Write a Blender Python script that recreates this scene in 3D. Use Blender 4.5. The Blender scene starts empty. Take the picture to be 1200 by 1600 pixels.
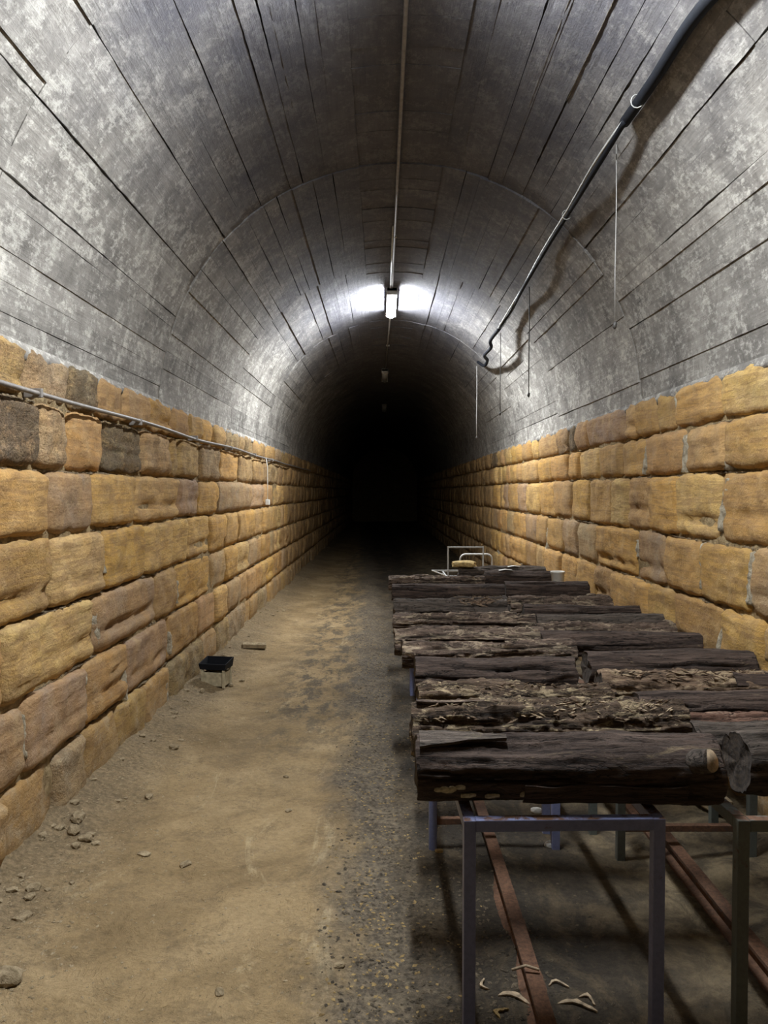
import bpy, bmesh, math, random
from mathutils import Vector, Matrix, noise
random.seed(7)
noise.seed_set(3)
S = bpy.context.scene
C = S.collection
PI = math.pi

# ------------------------------------------------------------------ camera
F, EYE = 1202.0, 1.75                      # focal length in px of the 1200x1600 frame, eye height
PITCH, YAW = math.atan(32/F), math.atan(3/F)
cd = bpy.data.cameras.new('camera'); cam = bpy.data.objects.new('camera', cd); C.objects.link(cam)
cam.location = (0, 0, EYE); cam.rotation_euler = (PI/2 - PITCH, 0, -YAW)
cd.sensor_fit = 'VERTICAL'; cd.sensor_height = 24; cd.lens = 24*F/1600
cd.clip_start = .05; cd.clip_end = 200
S.camera = cam
# ------------------------------------------------------------------ world and exposure
w = bpy.data.worlds.new('world'); S.world = w; w.use_nodes = True
w.node_tree.nodes['Background'].inputs[0].default_value = (.02, .03, .08, 1)
w.node_tree.nodes['Background'].inputs[1].default_value = .02
S.view_settings.view_transform = 'Standard'; S.view_settings.look = 'None'
S.view_settings.gamma = 1; S.view_settings.exposure = 0.36
S.view_settings.use_curve_mapping = False
LAMP_FRONT, LAMP_BACK = 400.0, 330.0       # emission of the two burning battens
LAMP_COL = (.90, .95, 1.0)

# ------------------------------------------------------------------ place helpers
_R = cam.rotation_euler.to_matrix()
def ray(px, py): return _R @ Vector(((px-600)/F, -(py-800)/F, -1))
def at_y(px, py, Y): d = ray(px, py); return Vector((0, 0, EYE)) + d*(Y/d.y)
def at_z(px, py, z): d = ray(px, py); return Vector((0, 0, EYE)) + d*((z-EYE)/d.z)
def at_x(px, py, x): d = ray(px, py); return Vector((0, 0, EYE)) + d*(x/d.x)

XL, XR = -1.74, 2.03
CX, RAD, SPR = (XL+XR)/2, (XR-XL)/2, 2.42  # vault centre, radius and springing height
def vault(theta, Y, r=None):
    r = RAD if r is None else r
    return Vector((CX - r*math.cos(theta), Y, SPR + r*math.sin(theta)))

def nz(x, y, z=0.0): return noise.noise(Vector((x, y, z)))
def fbm(x, y, z=0.0, o=3):
    a, s, t = 1.0, 0.0, 0.0
    for i in range(o):
        s += a*noise.noise(Vector((x, y, z))); x *= 2.07; y *= 2.07; z *= 2.07; a *= .5
    return s

# ------------------------------------------------------------------ object helpers
def tag(o, label=None, cat=None, group=None, kind=None):
    if label: o['label'] = label
    if cat: o['category'] = cat
    if group: o['group'] = group
    if kind: o['kind'] = kind
    return o
def mesh(name, vs, fs, mat, smooth=False):
    me = bpy.data.meshes.new(name); me.from_pydata([tuple(v) for v in vs], [], fs); me.update()
    if mat: me.materials.append(mat)
    if smooth: me.polygons.foreach_set('use_smooth', [True]*len(me.polygons))
    return me
def obj(name, me, parent=None, loc=None):
    o = bpy.data.objects.new(name, me); C.objects.link(o)
    if parent is not None: o.parent = parent
    if loc is not None: o.location = loc
    return o
def empty(name, loc=(0, 0, 0), rz=0, rx=0, ry=0):
    o = bpy.data.objects.new(name, None); C.objects.link(o); o.location = loc
    o.rotation_euler = (rx, ry, rz); o.empty_display_size = .1
    return o
def box_mesh(name, x0, x1, y0, y1, z0, z1, mat, bev=.003):
    bm = bmesh.new(); bmesh.ops.create_cube(bm, size=1)
    for v in bm.verts:
        v.co = Vector((x0+(v.co.x+.5)*(x1-x0), y0+(v.co.y+.5)*(y1-y0), z0+(v.co.z+.5)*(z1-z0)))
    if bev: bmesh.ops.bevel(bm, geom=bm.edges[:], offset=bev, segments=2, affect='EDGES', profile=.6)
    me = bpy.data.meshes.new(name); bm.to_mesh(me); bm.free(); me.materials.append(mat)
    return me
def tube(name, pts, r, mat, seg=10, parent=None, caps=True, smooth=True):
    """swept round tube through pts (parallel transport); r is a number or a list"""
    pts = [Vector(p) for p in pts]; n = len(pts)
    rs = r if isinstance(r, (list, tuple)) else [r]*n
    vs, fs = [], []
    up = None
    for i, p in enumerate(pts):
        t = (pts[min(i+1, n-1)] - pts[max(i-1, 0)]).normalized()
        if up is None:
            up = t.cross(Vector((0, 0, 1)) if abs(t.z) < .9 else Vector((1, 0, 0))).normalized()
        up = (up - t*up.dot(t)).normalized(); b = t.cross(up)
        for k in range(seg):
            a = 2*PI*k/seg; vs.append(p + (up*math.cos(a) + b*math.sin(a))*rs[i])
    for i in range(n-1):
        for k in range(seg):
            k2 = (k+1) % seg
            fs.append((i*seg+k, i*seg+k2, (i+1)*seg+k2, (i+1)*seg+k))
    if caps: fs.append(tuple(range(seg-1, -1, -1))); fs.append(tuple((n-1)*seg+k for k in range(seg)))
    return obj(name, mesh(name, vs, fs, mat, smooth), parent)
def smooth_pts(pts, n=6):
    P = [Vector(p) for p in pts]; out = []
    for i in range(len(P)-1):
        p0, p1, p2, p3 = P[max(i-1, 0)], P[i], P[i+1], P[min(i+2, len(P)-1)]
        for k in range(n):
            t = k/n
            out.append(.5*((2*p1) + (p2-p0)*t + (2*p0-5*p1+4*p2-p3)*t*t + (3*p1-p0-3*p2+p3)*t**3))
    out.append(P[-1]); return out

# ------------------------------------------------------------------ materials
class NT:
    def __init__(s, name):
        s.m = bpy.data.materials.new(name); s.m.use_nodes = True; s.t = s.m.node_tree
        s.b = s.t.nodes['Principled BSDF']
    def n(s, typ, **kw):
        nd = s.t.nodes.new(typ)
        for k, v in kw.items():
            if k.startswith('i_'):
                key = k[2:]; key = int(key) if key.isdigit() else key
                s.set(nd.inputs[key], v)
            else: setattr(nd, k, v)
        return nd
    def set(s, inp, v):
        if isinstance(v, bpy.types.NodeSocket): s.t.links.new(v, inp)
        else: inp.default_value = v
    def vec(s, src, scale):
        mp = s.n('ShaderNodeMapping'); s.set(mp.inputs['Vector'], src); mp.inputs['Scale'].default_value = scale
        return mp.outputs[0]
    def noise(s, vec, scale, detail=4, rough=.6, dist=0):
        nd = s.n('ShaderNodeTexNoise'); s.set(nd.inputs['Vector'], vec); nd.inputs['Scale'].default_value = scale
        nd.inputs['Detail'].default_value = detail; nd.inputs['Roughness'].default_value = rough
        nd.inputs['Distortion'].default_value = dist
        return nd.outputs['Fac']
    def ramp(s, fac, stops, interp='LINEAR'):
        nd = s.n('ShaderNodeValToRGB'); s.set(nd.inputs[0], fac); cr = nd.color_ramp; cr.interpolation = interp
        while len(cr.elements) < len(stops): cr.elements.new(.5)
        for e, (p, c) in zip(cr.elements, stops):
            e.position = p; e.color = (c, c, c, 1) if isinstance(c, (int, float)) else (*c, 1)
        return nd.outputs[0]
    def mix(s, fac, a, b, mode='MIX'):
        nd = s.n('ShaderNodeMix', data_type='RGBA', blend_type=mode)
        s.set(nd.inputs[0], fac)
        for i, v in ((6, a), (7, b)):
            s.set(nd.inputs[i], (*v, 1) if isinstance(v, tuple) and len(v) == 3 else v)
        return nd.outputs[2]
    def math(s, op, a, b=None, c=None, clamp=False):
        nd = s.n('ShaderNodeMath', operation=op, use_clamp=clamp); s.set(nd.inputs[0], a)
        if b is not None: s.set(nd.inputs[1], b)
        if c is not None: s.set(nd.inputs[2], c)
        return nd.outputs[0]
    def pos(s): return s.n('ShaderNodeNewGeometry').outputs['Position']
    def objc(s): return s.n('ShaderNodeTexCoord').outputs['Object']
    def sep(s, v): nd = s.n('ShaderNodeSeparateXYZ'); s.set(nd.inputs[0], v); return nd.outputs
    def bump(s, h, strength=.5, dist=.01, prev=None):
        nd = s.n('ShaderNodeBump'); s.set(nd.inputs['Height'], h); nd.inputs['Strength'].default_value = strength
        nd.inputs['Distance'].default_value = dist
        if prev is not None: s.set(nd.inputs['Normal'], prev)
        return nd.outputs[0]
    def out(s, col=None, rough=None, bump=None, metal=None, spec=None):
        if col is not None: s.set(s.b.inputs['Base Color'], (*col, 1) if isinstance(col, tuple) else col)
        if rough is not None: s.set(s.b.inputs['Roughness'], rough)
        if bump is not None: s.set(s.b.inputs['Normal'], bump)
        if metal is not None: s.set(s.b.inputs['Metallic'], metal)
        if spec is not None: s.b.inputs['Specular IOR Level'].default_value = spec
        return s.m

def mat_plain(name, col, rough=.6, metal=0, var=.25, scale=20):
    m = NT(name); f = m.noise(m.objc(), scale, 4)
    dark = tuple(c*(1-var) for c in col); lite = tuple(min(1, c*(1+var)) for c in col)
    return m.out(m.ramp(f, [(.3, dark), (.7, lite)]), rough, m.bump(f, .2, .004), metal)

def mat_sandstone():
    m = NT('sandstone'); oi = m.n('ShaderNodeObjectInfo'); p = m.pos()
    add = m.n('ShaderNodeVectorMath', operation='ADD'); m.set(add.inputs[0], p)
    cmb = m.n('ShaderNodeCombineXYZ'); rr = m.math('MULTIPLY', oi.outputs['Random'], 37.0)
    for i in range(3): m.set(cmb.inputs[i], rr)
    m.set(add.inputs[1], cmb.outputs[0]); v = add.outputs[0]
    base = oi.outputs['Color']; wear = oi.outputs['Alpha']
    big = m.noise(v, 3.5, 5, .6, .6)
    band = m.noise(m.vec(v, (2, 1.2, 14)), 2.2, 4, .65, 1.2)
    fine = m.noise(v, 90, 3, .7)
    c = m.mix(m.ramp(big, [(.35, 0), (.62, 1)]), base, m.mix(.45, base, (.56, .30, .08)))
    c = m.mix(m.math('MULTIPLY', m.ramp(m.noise(v, 2.3, 6, .75, .3), [(.48, 0), (.64, 1)]), .42), c, (.27, .19, .12))
    c = m.mix(m.math('MULTIPLY', m.ramp(band, [(.46, 0), (.58, 1)]), .50), c, (.26, .15, .075))
    c = m.mix(m.math('MULTIPLY', m.ramp(m.noise(v, 9, 5, .65), [(.5, 0), (.75, 1)]), .45), c, (.64, .45, .22))
    c = m.mix(1.0, c, m.ramp(fine, [(.3, .86), (.7, 1.08)]), 'MULTIPLY')
    c = m.mix(m.math('MULTIPLY', m.ramp(m.noise(v, 5, 6, .7, 1.5), [(.60, 0), (.70, 1)]), .5), c, (.22, .125, .05))
    # sooty, weathered crust on the worn stones
    ln = m.noise(v, 7, 6, .72, .4)
    lm = m.math('MULTIPLY', m.ramp(m.math('ADD', ln, m.math('MULTIPLY', wear, .22)), [(.56, 0), (.64, 1)]), m.math('ADD', m.math('MULTIPLY', wear, .85), .05, clamp=True))
    pit = m.noise(v, 55, 3, .8)
    c = m.mix(m.math('MULTIPLY', lm, m.ramp(pit, [(.35, 1.0), (.62, .55)])), c, (.085, .070, .052))
    c = m.mix(m.math('MULTIPLY', wear, m.ramp(m.noise(m.vec(v, (1, 1, 1.6)), 42, 4, .8), [(.53, 0), (.60, .8)])), c, (.10, .065, .035))
    # pale salts low on the wall
    z = m.sep(p)[2]
    low = m.math('MULTIPLY', m.ramp(z, [(.0, 1), (.75, 0)]), m.ramp(m.noise(p, 6, 6, .75), [(.5, 0), (.66, .75)]))
    c = m.mix(low, c, (.52, .43, .30))
    c = m.mix(m.math('MULTIPLY', m.ramp(z, [(.0, .75), (.5, 0)]), .6), c, (.24, .17, .085))
    grow = m.math('MULTIPLY', m.math('SUBTRACT', pit, .5), m.math('ADD', m.math('MULTIPLY', wear, 1.6), .12))
    b = m.bump(grow, .8, .025)
    b = m.bump(m.noise(v, 20, 6, .75), .75, .022, b)
    b = m.bump(band, .12, .02, b)
    return m.out(c, .92, b, spec=.25)
def mat_mortar(name, c1, c2, patchy=True):
    m = NT(name); p = m.pos(); f = m.noise(p, 18, 6, .7, .5)
    c = m.ramp(f, [(.35, c1), (.62, c2)])
    return m.out(c, .95, m.bump(f, .9, .03), spec=.2)
def mat_concrete(name, tone=1.0):
    m = NT(name); oi = m.n('ShaderNodeObjectInfo'); p = m.pos()
    mott = m.noise(p, 3.2, 8, .68, .35)
    sp = m.math('ADD', m.math('MULTIPLY', m.noise(m.vec(p, (1, .6, 1)), 26, 6, .8, .1), .6), m.math('MULTIPLY', m.noise(p, 5, 5, .7), .4))
    grain = m.noise(m.vec(p, (34, 1.6, 34)), 1.4, 4, .7)
    c = m.ramp(mott, [(.30, (.150*tone, .137*tone, .122*tone)), (.52, (.285*tone, .265*tone, .235*tone)), (.72, (.42*tone, .395*tone, .35*tone))])
    c = m.mix(m.math('MULTIPLY', m.ramp(sp, [(.50, 0), (.57, 1)]), .62), c, (.64*tone, .61*tone, .54*tone))
    c = m.mix(m.math('MULTIPLY', m.ramp(m.noise(p, 15, 7, .82, .2), [(.53, 0), (.62, 1)]), .55), c, (.145, .130, .115))
    c = m.mix(1.0, c, m.ramp(grain, [(.3, .80), (.7, 1.14)]), 'MULTIPLY')
    c = m.mix(1.0, c, m.ramp(oi.outputs['Random'], [(0, .80), (1, 1.12)]), 'MULTIPLY')
    # railway soot along the crown, its dim bluish shade painted into the colour
    x, y, z = m.sep(p)
    soot_shade = m.ramp(m.math('ADD', z, m.math('MULTIPLY', m.math('SUBTRACT', m.noise(p, 1.7, 5, .6), .5), .5)), [(0, 0), (1, 1)])
    sz = m.math('MULTIPLY', m.math('SUBTRACT', m.math('ADD', z, m.math('MULTIPLY', m.math('SUBTRACT', m.noise(p, 1.7, 5, .6), .5), .9)), 3.35), 1.3, clamp=True)
    c = m.mix(m.math('MULTIPLY', sz, .80), c, (.062, .062, .080))
    b = m.bump(sp, .45, .012); b = m.bump(grain, .35, .008, b)
    b = m.bump(m.noise(p, 70, 4, .8), .35, .006, b)
    return m.out(c, .9, b, spec=.25)
def mat_ground():
    m = NT('packed_dirt'); p = m.pos(); x, y, z = m.sep(p)
    n1 = m.noise(p, 1.3, 6, .65, .5); n2 = m.noise(p, 6, 6, .7, .6); n3 = m.noise(p, 38, 5, .75)
    c = m.ramp(n1, [(.35, (.23, .158, .075)), (.52, (.34, .24, .12)), (.68, (.44, .32, .17))])
    c = m.mix(m.math('MULTIPLY', m.ramp(m.noise(m.vec(p, (1.6, .55, 1)), 1.9, 7, .72, 1.3), [(.58, 0), (.66, 1)]), .55), c, (.58, .46, .27))
    # dark worn streaks up the middle, wheel-width, further in
    sx = m.math('ABSOLUTE', m.math('ADD', x, .48))
    mid = m.math('MULTIPLY', m.ramp(sx, [(.25, 1), (.6, 0)]), m.ramp(m.math('MULTIPLY', y, .1), [(.42, 0), (.62, 1)]))
    st = m.ramp(m.noise(m.vec(p, (1.8, .9, 1)), 3.2, 8, .8, .15), [(.47, 0), (.56, 1)])
    c = m.mix(m.math('MULTIPLY', m.math('MULTIPLY', mid, st), .85), c, (.085, .07, .05))
    c = m.mix(m.math('MULTIPLY', m.ramp(m.noise(p, 4.5, 8, .8, .2), [(.51, 0), (.64, 1)]), .55), c, (.14, .098, .052))
    # damp dark gravel strip beside the racks
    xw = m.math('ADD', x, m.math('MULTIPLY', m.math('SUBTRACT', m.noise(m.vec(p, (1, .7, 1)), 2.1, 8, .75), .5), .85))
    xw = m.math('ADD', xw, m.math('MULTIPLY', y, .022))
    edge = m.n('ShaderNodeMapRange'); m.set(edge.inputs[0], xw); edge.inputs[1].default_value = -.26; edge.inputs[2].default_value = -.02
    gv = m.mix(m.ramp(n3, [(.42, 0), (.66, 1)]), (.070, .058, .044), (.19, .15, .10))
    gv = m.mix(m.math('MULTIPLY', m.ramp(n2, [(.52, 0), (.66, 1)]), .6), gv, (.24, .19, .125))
    wet_shade = m.n('ShaderNodeMapRange'); m.set(wet_shade.inputs[0], m.math('ADD', xw, m.math('MULTIPLY', m.math('SUBTRACT', n1, .5), .4))); wet_shade.inputs[1].default_value = .08; wet_shade.inputs[2].default_value = .34  # damp soil, with the shade under the racks painted in darker
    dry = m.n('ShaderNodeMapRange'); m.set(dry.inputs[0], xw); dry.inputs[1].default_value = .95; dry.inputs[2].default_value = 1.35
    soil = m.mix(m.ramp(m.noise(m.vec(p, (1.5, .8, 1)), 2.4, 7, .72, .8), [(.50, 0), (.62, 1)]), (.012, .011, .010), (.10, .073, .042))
    gv = m.mix(m.math('MULTIPLY', wet_shade.outputs[0], .85), gv, soil)
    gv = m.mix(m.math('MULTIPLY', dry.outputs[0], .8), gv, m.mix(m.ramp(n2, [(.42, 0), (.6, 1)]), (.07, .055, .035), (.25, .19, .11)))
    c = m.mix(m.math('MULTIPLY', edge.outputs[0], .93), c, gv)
    # dirty margin along the left wall
    em = m.n('ShaderNodeMapRange'); m.set(em.inputs[0], m.math('ADD', x, m.math('MULTIPLY', m.math('SUBTRACT', n2, .5), .5)))
    em.inputs[1].default_value = -1.22; em.inputs[2].default_value = -1.55
    c = m.mix(m.math('MULTIPLY', em.outputs[0], .55), c, m.mix(m.ramp(n3, [(.4, 0), (.6, 1)]), (.09, .07, .045), (.24, .18, .11)))
    c = m.mix(1.0, c, m.ramp(n3, [(.3, .78), (.7, 1.16)]), 'MULTIPLY')
    b = m.bump(n3, .7, .018); b = m.bump(n2, .8, .045, b); b = m.bump(m.noise(p, 140, 3, .8), .35, .004, b)
    return m.out(c, m.ramp(m.noise(p, 2.5, 4), [(.3, .72), (.7, .95)]), b, spec=.3)
def mat_bark(name, dark, mid, pale, amt, crack=(.012, .009, .007), pale_scale=5):
    """amt = how much pale exposed wood shows"""
    m = NT(name); v = m.objc(); oi = m.n('ShaderNodeObjectInfo')
    add = m.n('ShaderNodeVectorMath', operation='ADD'); m.set(add.inputs[0], v)
    cmb = m.n('ShaderNodeCombineXYZ'); rr = m.math('MULTIPLY', oi.outputs['Random'], 19.0)
    for i in range(3): m.set(cmb.inputs[i], rr)
    m.set(add.inputs[1], cmb.outputs[0]); v = add.outputs[0]
    fib = m.noise(m.vec(v, (2.2, 30, 30)), 1.6, 6, .75, .5)
    blot = m.noise(m.vec(v, (.8, 2.2, 2.2)), pale_scale, 7, .78, .8)
    at = m.n('ShaderNodeAttribute', attribute_name='deep').outputs['Fac']
    c = m.ramp(fib, [(.38, dark), (.60, mid), (.75, tuple(k*1.6 for k in mid))])
    crk = m.math('ABSOLUTE', m.math('SUBTRACT', m.noise(m.vec(v, (1.5, 11, 11)), 1.5, 5, .6, .7), .5))
    crk = m.ramp(crk, [(.002, 1), (.012, 0)])
    c = m.mix(m.ramp(blot, [(.64-amt*.26, 0), (.68-amt*.26, .9)]), c, m.mix(m.ramp(fib, [(.35, 0), (.65, 1)]), tuple(k*.45 for k in pale), pale))
    lich = m.noise(v, 13, 5, .8, .4)
    c = m.mix(m.ramp(lich, [(.68, 0), (.73, .6)]), c, (.36, .33, .25))
    c = m.mix(m.math('MAXIMUM', m.math('MULTIPLY', crk, .85), m.math('MULTIPLY', at, 1.0, clamp=True)), c, crack)
    b = m.bump(fib, 1.0, .018); b = m.bump(m.noise(m.vec(v, (8, 26, 26)), 3, 5, .8), .8, .010, b); b = m.bump(m.math('SUBTRACT', 1.0, crk), .9, .012, b)
    return m.out(c, .86, b, spec=.3)
def mat_cutend():
    m = NT('cut_wood'); v = m.objc()
    n = m.noise(v, 30, 6, .75, .2); w_ = m.n('ShaderNodeTexWave', wave_type='RINGS', rings_direction='X')
    m.set(w_.inputs['Vector'], v); w_.inputs['Scale'].default_value = 16; w_.inputs['Distortion'].default_value = 2.5
    c = m.ramp(n, [(.40, (.018, .013, .010)), (.6, (.05, .036, .024)), (.78, (.14, .10, .065))])
    c = m.mix(.3, c, m.ramp(w_.outputs['Fac'], [(.2, (.03, .02, .015)), (.8, (.10, .07, .045))]))
    return m.out(c, .85, m.bump(n, .7, .01))
def mat_steel(name, paint, rustiness=.5):
    m = NT(name); p = m.pos()
    n = m.noise(p, 9, 7, .72, .4); n2 = m.noise(p, 60, 4, .7)
    rust = m.ramp(n2, [(.3, (.055, .026, .014)), (.7, (.17, .085, .045))])
    nzv = m.sep(m.n('ShaderNodeNewGeometry').outputs['Normal'])[2]
    top = m.math('MULTIPLY', m.math('MAXIMUM', nzv, 0.0), .16)     # rust gathers on the upper faces where water lies
    f = m.ramp(m.math('ADD', n, top), [(.72-rustiness*.3, 0), (.80-rustiness*.3, 1)])
    c = m.mix(f, m.mix(m.ramp(n2, [(.4, 0), (.7, .5)]), paint, tuple(k*.6 for k in paint)), rust)
    return m.out(c, m.ramp(f, [(0, .45), (1, .9)]), m.bump(n2, .3, .003))
def mat_emit(name, col, s):
    m = NT(name); m.b.inputs['Base Color'].default_value = (.8, .8, .8, 1)
    m.b.inputs['Emission Color'].default_value = (*col, 1); m.b.inputs['Emission Strength'].default_value = s
    return m.m

M_STONE = mat_sandstone()
M_MORTAR = mat_mortar('lime_mortar', (.20, .135, .065), (.40, .30, .16))
M_BEAD = mat_mortar('grey_brown_mortar', (.13, .10, .065), (.30, .235, .15))
M_PALEMORTAR = mat_mortar('pale_mortar', (.24, .19, .12), (.55, .49, .37))
M_CONC = mat_concrete('board_marked_concrete')
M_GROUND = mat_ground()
M_BARK = {
 'dark': mat_bark('dark_bark', (.030, .020, .016), (.115, .080, .062), (.24, .18, .11), .12),
 'grey': mat_bark('grey_bark', (.052, .042, .033), (.155, .122, .098), (.27, .22, .15), .12),
 'rotten': mat_bark('rotten_wood', (.035, .022, .014), (.17, .115, .075), (.62, .48, .29), .44, pale_scale=8),
 'split': mat_bark('split_wood', (.045, .030, .022), (.24, .17, .125), (.60, .47, .32), .40, pale_scale=6),
 'tan': mat_bark('tan_wood', (.085, .052, .034), (.28, .19, .12), (.56, .42, .26), .50, pale_scale=4),
 'pink': mat_bark('reddish_bark', (.11, .055, .036), (.26, .150, .105), (.42, .28, .2), .35),
}
M_CUT = mat_cutend()
M_FUNGUS = mat_plain('pale_fungus', (.34, .30, .20), .9, 0, .6, 60)
M_PALECUT = mat_plain('pale_cut_wood', (.33, .25, .16), .85, var=.55, scale=40)
M_STEEL = mat_steel('blue_grey_painted_steel', (.20, .225, .39), .30)
M_OLDSTEEL = mat_steel('dull_green_grey_steel', (.12, .135, .12), .36)
M_RUST = mat_steel('rusted_steel', (.07, .04, .028), 1.0)
M_ALU = mat_plain('pale_metal', (.55, .55, .52), .45, .3, .15)
M_BLACK = mat_plain('black_rubber', (.006, .007, .010), .75); M_BLACK.node_tree.nodes['Principled BSDF'].inputs['Specular IOR Level'].default_value = .2
M_WIRE = mat_plain('thin_grey_wire', (.30, .29, .27), .5, .2)
M_DWIRE = mat_plain('thin_dark_wire', (.05, .045, .04), .6)
M_CONDUIT = mat_plain('grey_conduit', (.26, .235, .21), .5, .2)
M_WHITE = mat_plain('white_plastic', (.72, .71, .66), .5, 0, .08)
M_ROCK = mat_mortar('rubble_stone', (.20, .15, .085), (.44, .35, .22))
M_CHIPS = mat_mortar('dark_gravel', (.035, .030, .024), (.17, .135, .09))
M_WCHIP = mat_mortar('yellow_wood_chips', (.17, .11, .045), (.42, .30, .13))
M_LAMPBODY = mat_plain('lamp_housing', (.60, .60, .60), .5, 0, .08)
M_FRONT = mat_emit('lit_diffuser', LAMP_COL, LAMP_FRONT)
M_BACK = mat_emit('lit_diffuser_near', LAMP_COL, LAMP_BACK)
M_OFF = mat_plain('unlit_diffuser', (.60, .62, .62), .35, 0, .08)

# ================================================================== SETTING
# ---------------------------------------------------------------- floor
def floor_h(x, y):
    h = .022*fbm(x*1.1, y*.7, 5.1, 3) + .007*fbm(x*7, y*6, 1.3, 2)
    e = max(0.0, (-1.22 - x)/.52)                      # rubble bank against the left wall
    h += e*e*.085 + e*.03*fbm(x*4, y*3, 9, 3)
    h += .018*math.exp(-((x+.22)/.13)**2)*(1+.6*nz(x*2, y*1.5))     # crown between the path and the gravel strip
    h -= .015*math.exp(-((x+.95)/.35)**2)
    h += .035*max(0.0, (x-1.5)/.5)
    return h
def grid_floor(ys, xs):
    vs = [(x, y, floor_h(x, y)) for y in ys for x in xs]; nx = len(xs); fs = []
    for j in range(len(ys)-1):
        for i in range(nx-1):
            a = j*nx+i; fs.append((a, a+1, a+nx+1, a+nx))
    return vs, fs
xs = [-1.86 + i*.04 for i in range(101)]
ys = [-7 + i*.4 for i in range(21)] + [1.1 + i*.04 for i in range(270)] + [12 + i*.5 for i in range(90)]
v_, f_ = grid_floor(ys, xs)
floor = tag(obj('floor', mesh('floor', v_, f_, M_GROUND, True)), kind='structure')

# ---------------------------------------------------------------- sandstone walls
PAL = {  # colour, weathering
 'o': ((.58, .345, .11), .05), 'y': ((.62, .42, .165), .10), 'b': ((.46, .29, .12), .10),
 'm': ((.38, .275, .165), .08), 'w': ((.58, .40, .18), .42), 'd': ((.40, .31, .18), .85), 'g': ((.54, .41, .23), .52)}
def stone_mesh(side, y0, y1, z0, z1, seed, rough, cell=.04, dist=.045, layered=False):
    """one rock-faced block: pillowed face with ragged arrises; side=-1 left wall, +1 right wall"""
    X = XL if side < 0 else XR
    L, H = y1-y0, z1-z0
    ny = max(4, min(24, int(L/cell))); nzv = max(4, min(16, int(H/cell)))
    us = [0, .012] + [.012+.976*(i/ny) for i in range(1, ny)] + [.988, 1]
    ws = [0, .018] + [.018+.964*(i/nzv) for i in range(1, nzv)] + [.982, 1]
    rnd = random.Random(seed)
    ins = [rnd.uniform(.03, .08), rnd.uniform(.03, .08), rnd.uniform(.045, .10), rnd.uniform(.012, .045)]
    bulge = rnd.uniform(.018, .052); p = rnd.choice((3, 5, 7, 9)); belly = rnd.uniform(.02, .055) if rnd.random() < .45 else rnd.uniform(0, .015); bz = rnd.uniform(.18, .42)
    tilt = rnd.uniform(-.012, .012); cut = rnd.uniform(.2, 1)
    vs = []
    for b, wv in enumerate(ws):
        for a, u in enumerate(us):
            cu, cv = 2*u-1, 2*wv-1
            rag = .013
            y = y0 + L*u + rag*(nz(y0*3+wv*H*9, z0*5, seed+cu)+.5*nz(wv*H*32, z0*5, seed+cu))*(abs(cu)**3)*1.3
            z = z0 + H*wv + rag*(nz((y0+u*L)*8, z0*7, seed+9+cv)+.6*nz((y0+u*L)*30, z0*7, seed+9+cv))*(abs(cv)**3)*1.3
            # rounded corners
            k = (abs(cu)*abs(cv))**8
            y -= cu*k*.02; z -= cv*k*.02
            wob = 1+.7*nz(y*6, z*6, seed+20)
            ex = max(0.0, 1-u*L/(ins[0]*wob)) + max(0.0, 1-(1-u)*L/(ins[1]*wob))
            ez = max(0.0, 1-wv*H/(ins[2]*wob)) + max(0.0, 1-(1-wv)*H/(ins[3]*wob))
            q_ = min(1.0, (ex*ex+ez*ez)**.5); prof = (1-q_*q_)**.8 if q_ < 1 else 0.0
            prof = .12+.88*prof
            d = bulge*prof
            d += prof*.019*fbm(y*4.6+seed, z*4.6, seed*.37, 4)*(1+.6*rough)
            d += prof*.012*(abs(nz(y*7, z*9+seed, 3))-.25)
            d += prof*rough*.014*fbm(y*22, z*22, seed, 2)
            if layered: d += prof*.006*math.sin(z*95 + 5*nz(y*2, z*5, seed))*max(0, .3+nz(y*4, z*6, seed))*2 
            d -= prof*belly*math.exp(-((wv-bz)/.09)**2)*max(0, .7+1.1*nz(y*4, seed))
            d += prof*tilt*cu
            if a in (0, len(us)-1) or b in (0, len(ws)-1): d = -.055
            vs.append((X - side*d, y, z))
    n = len(us); fs = []
    for b in range(len(ws)-1):
        for a in range(n-1):
            q = b*n+a; fs.append((q, q+1, q+n+1, q+n) if side < 0 else (q, q+n, q+n+1, q+1))
    return vs, fs

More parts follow.
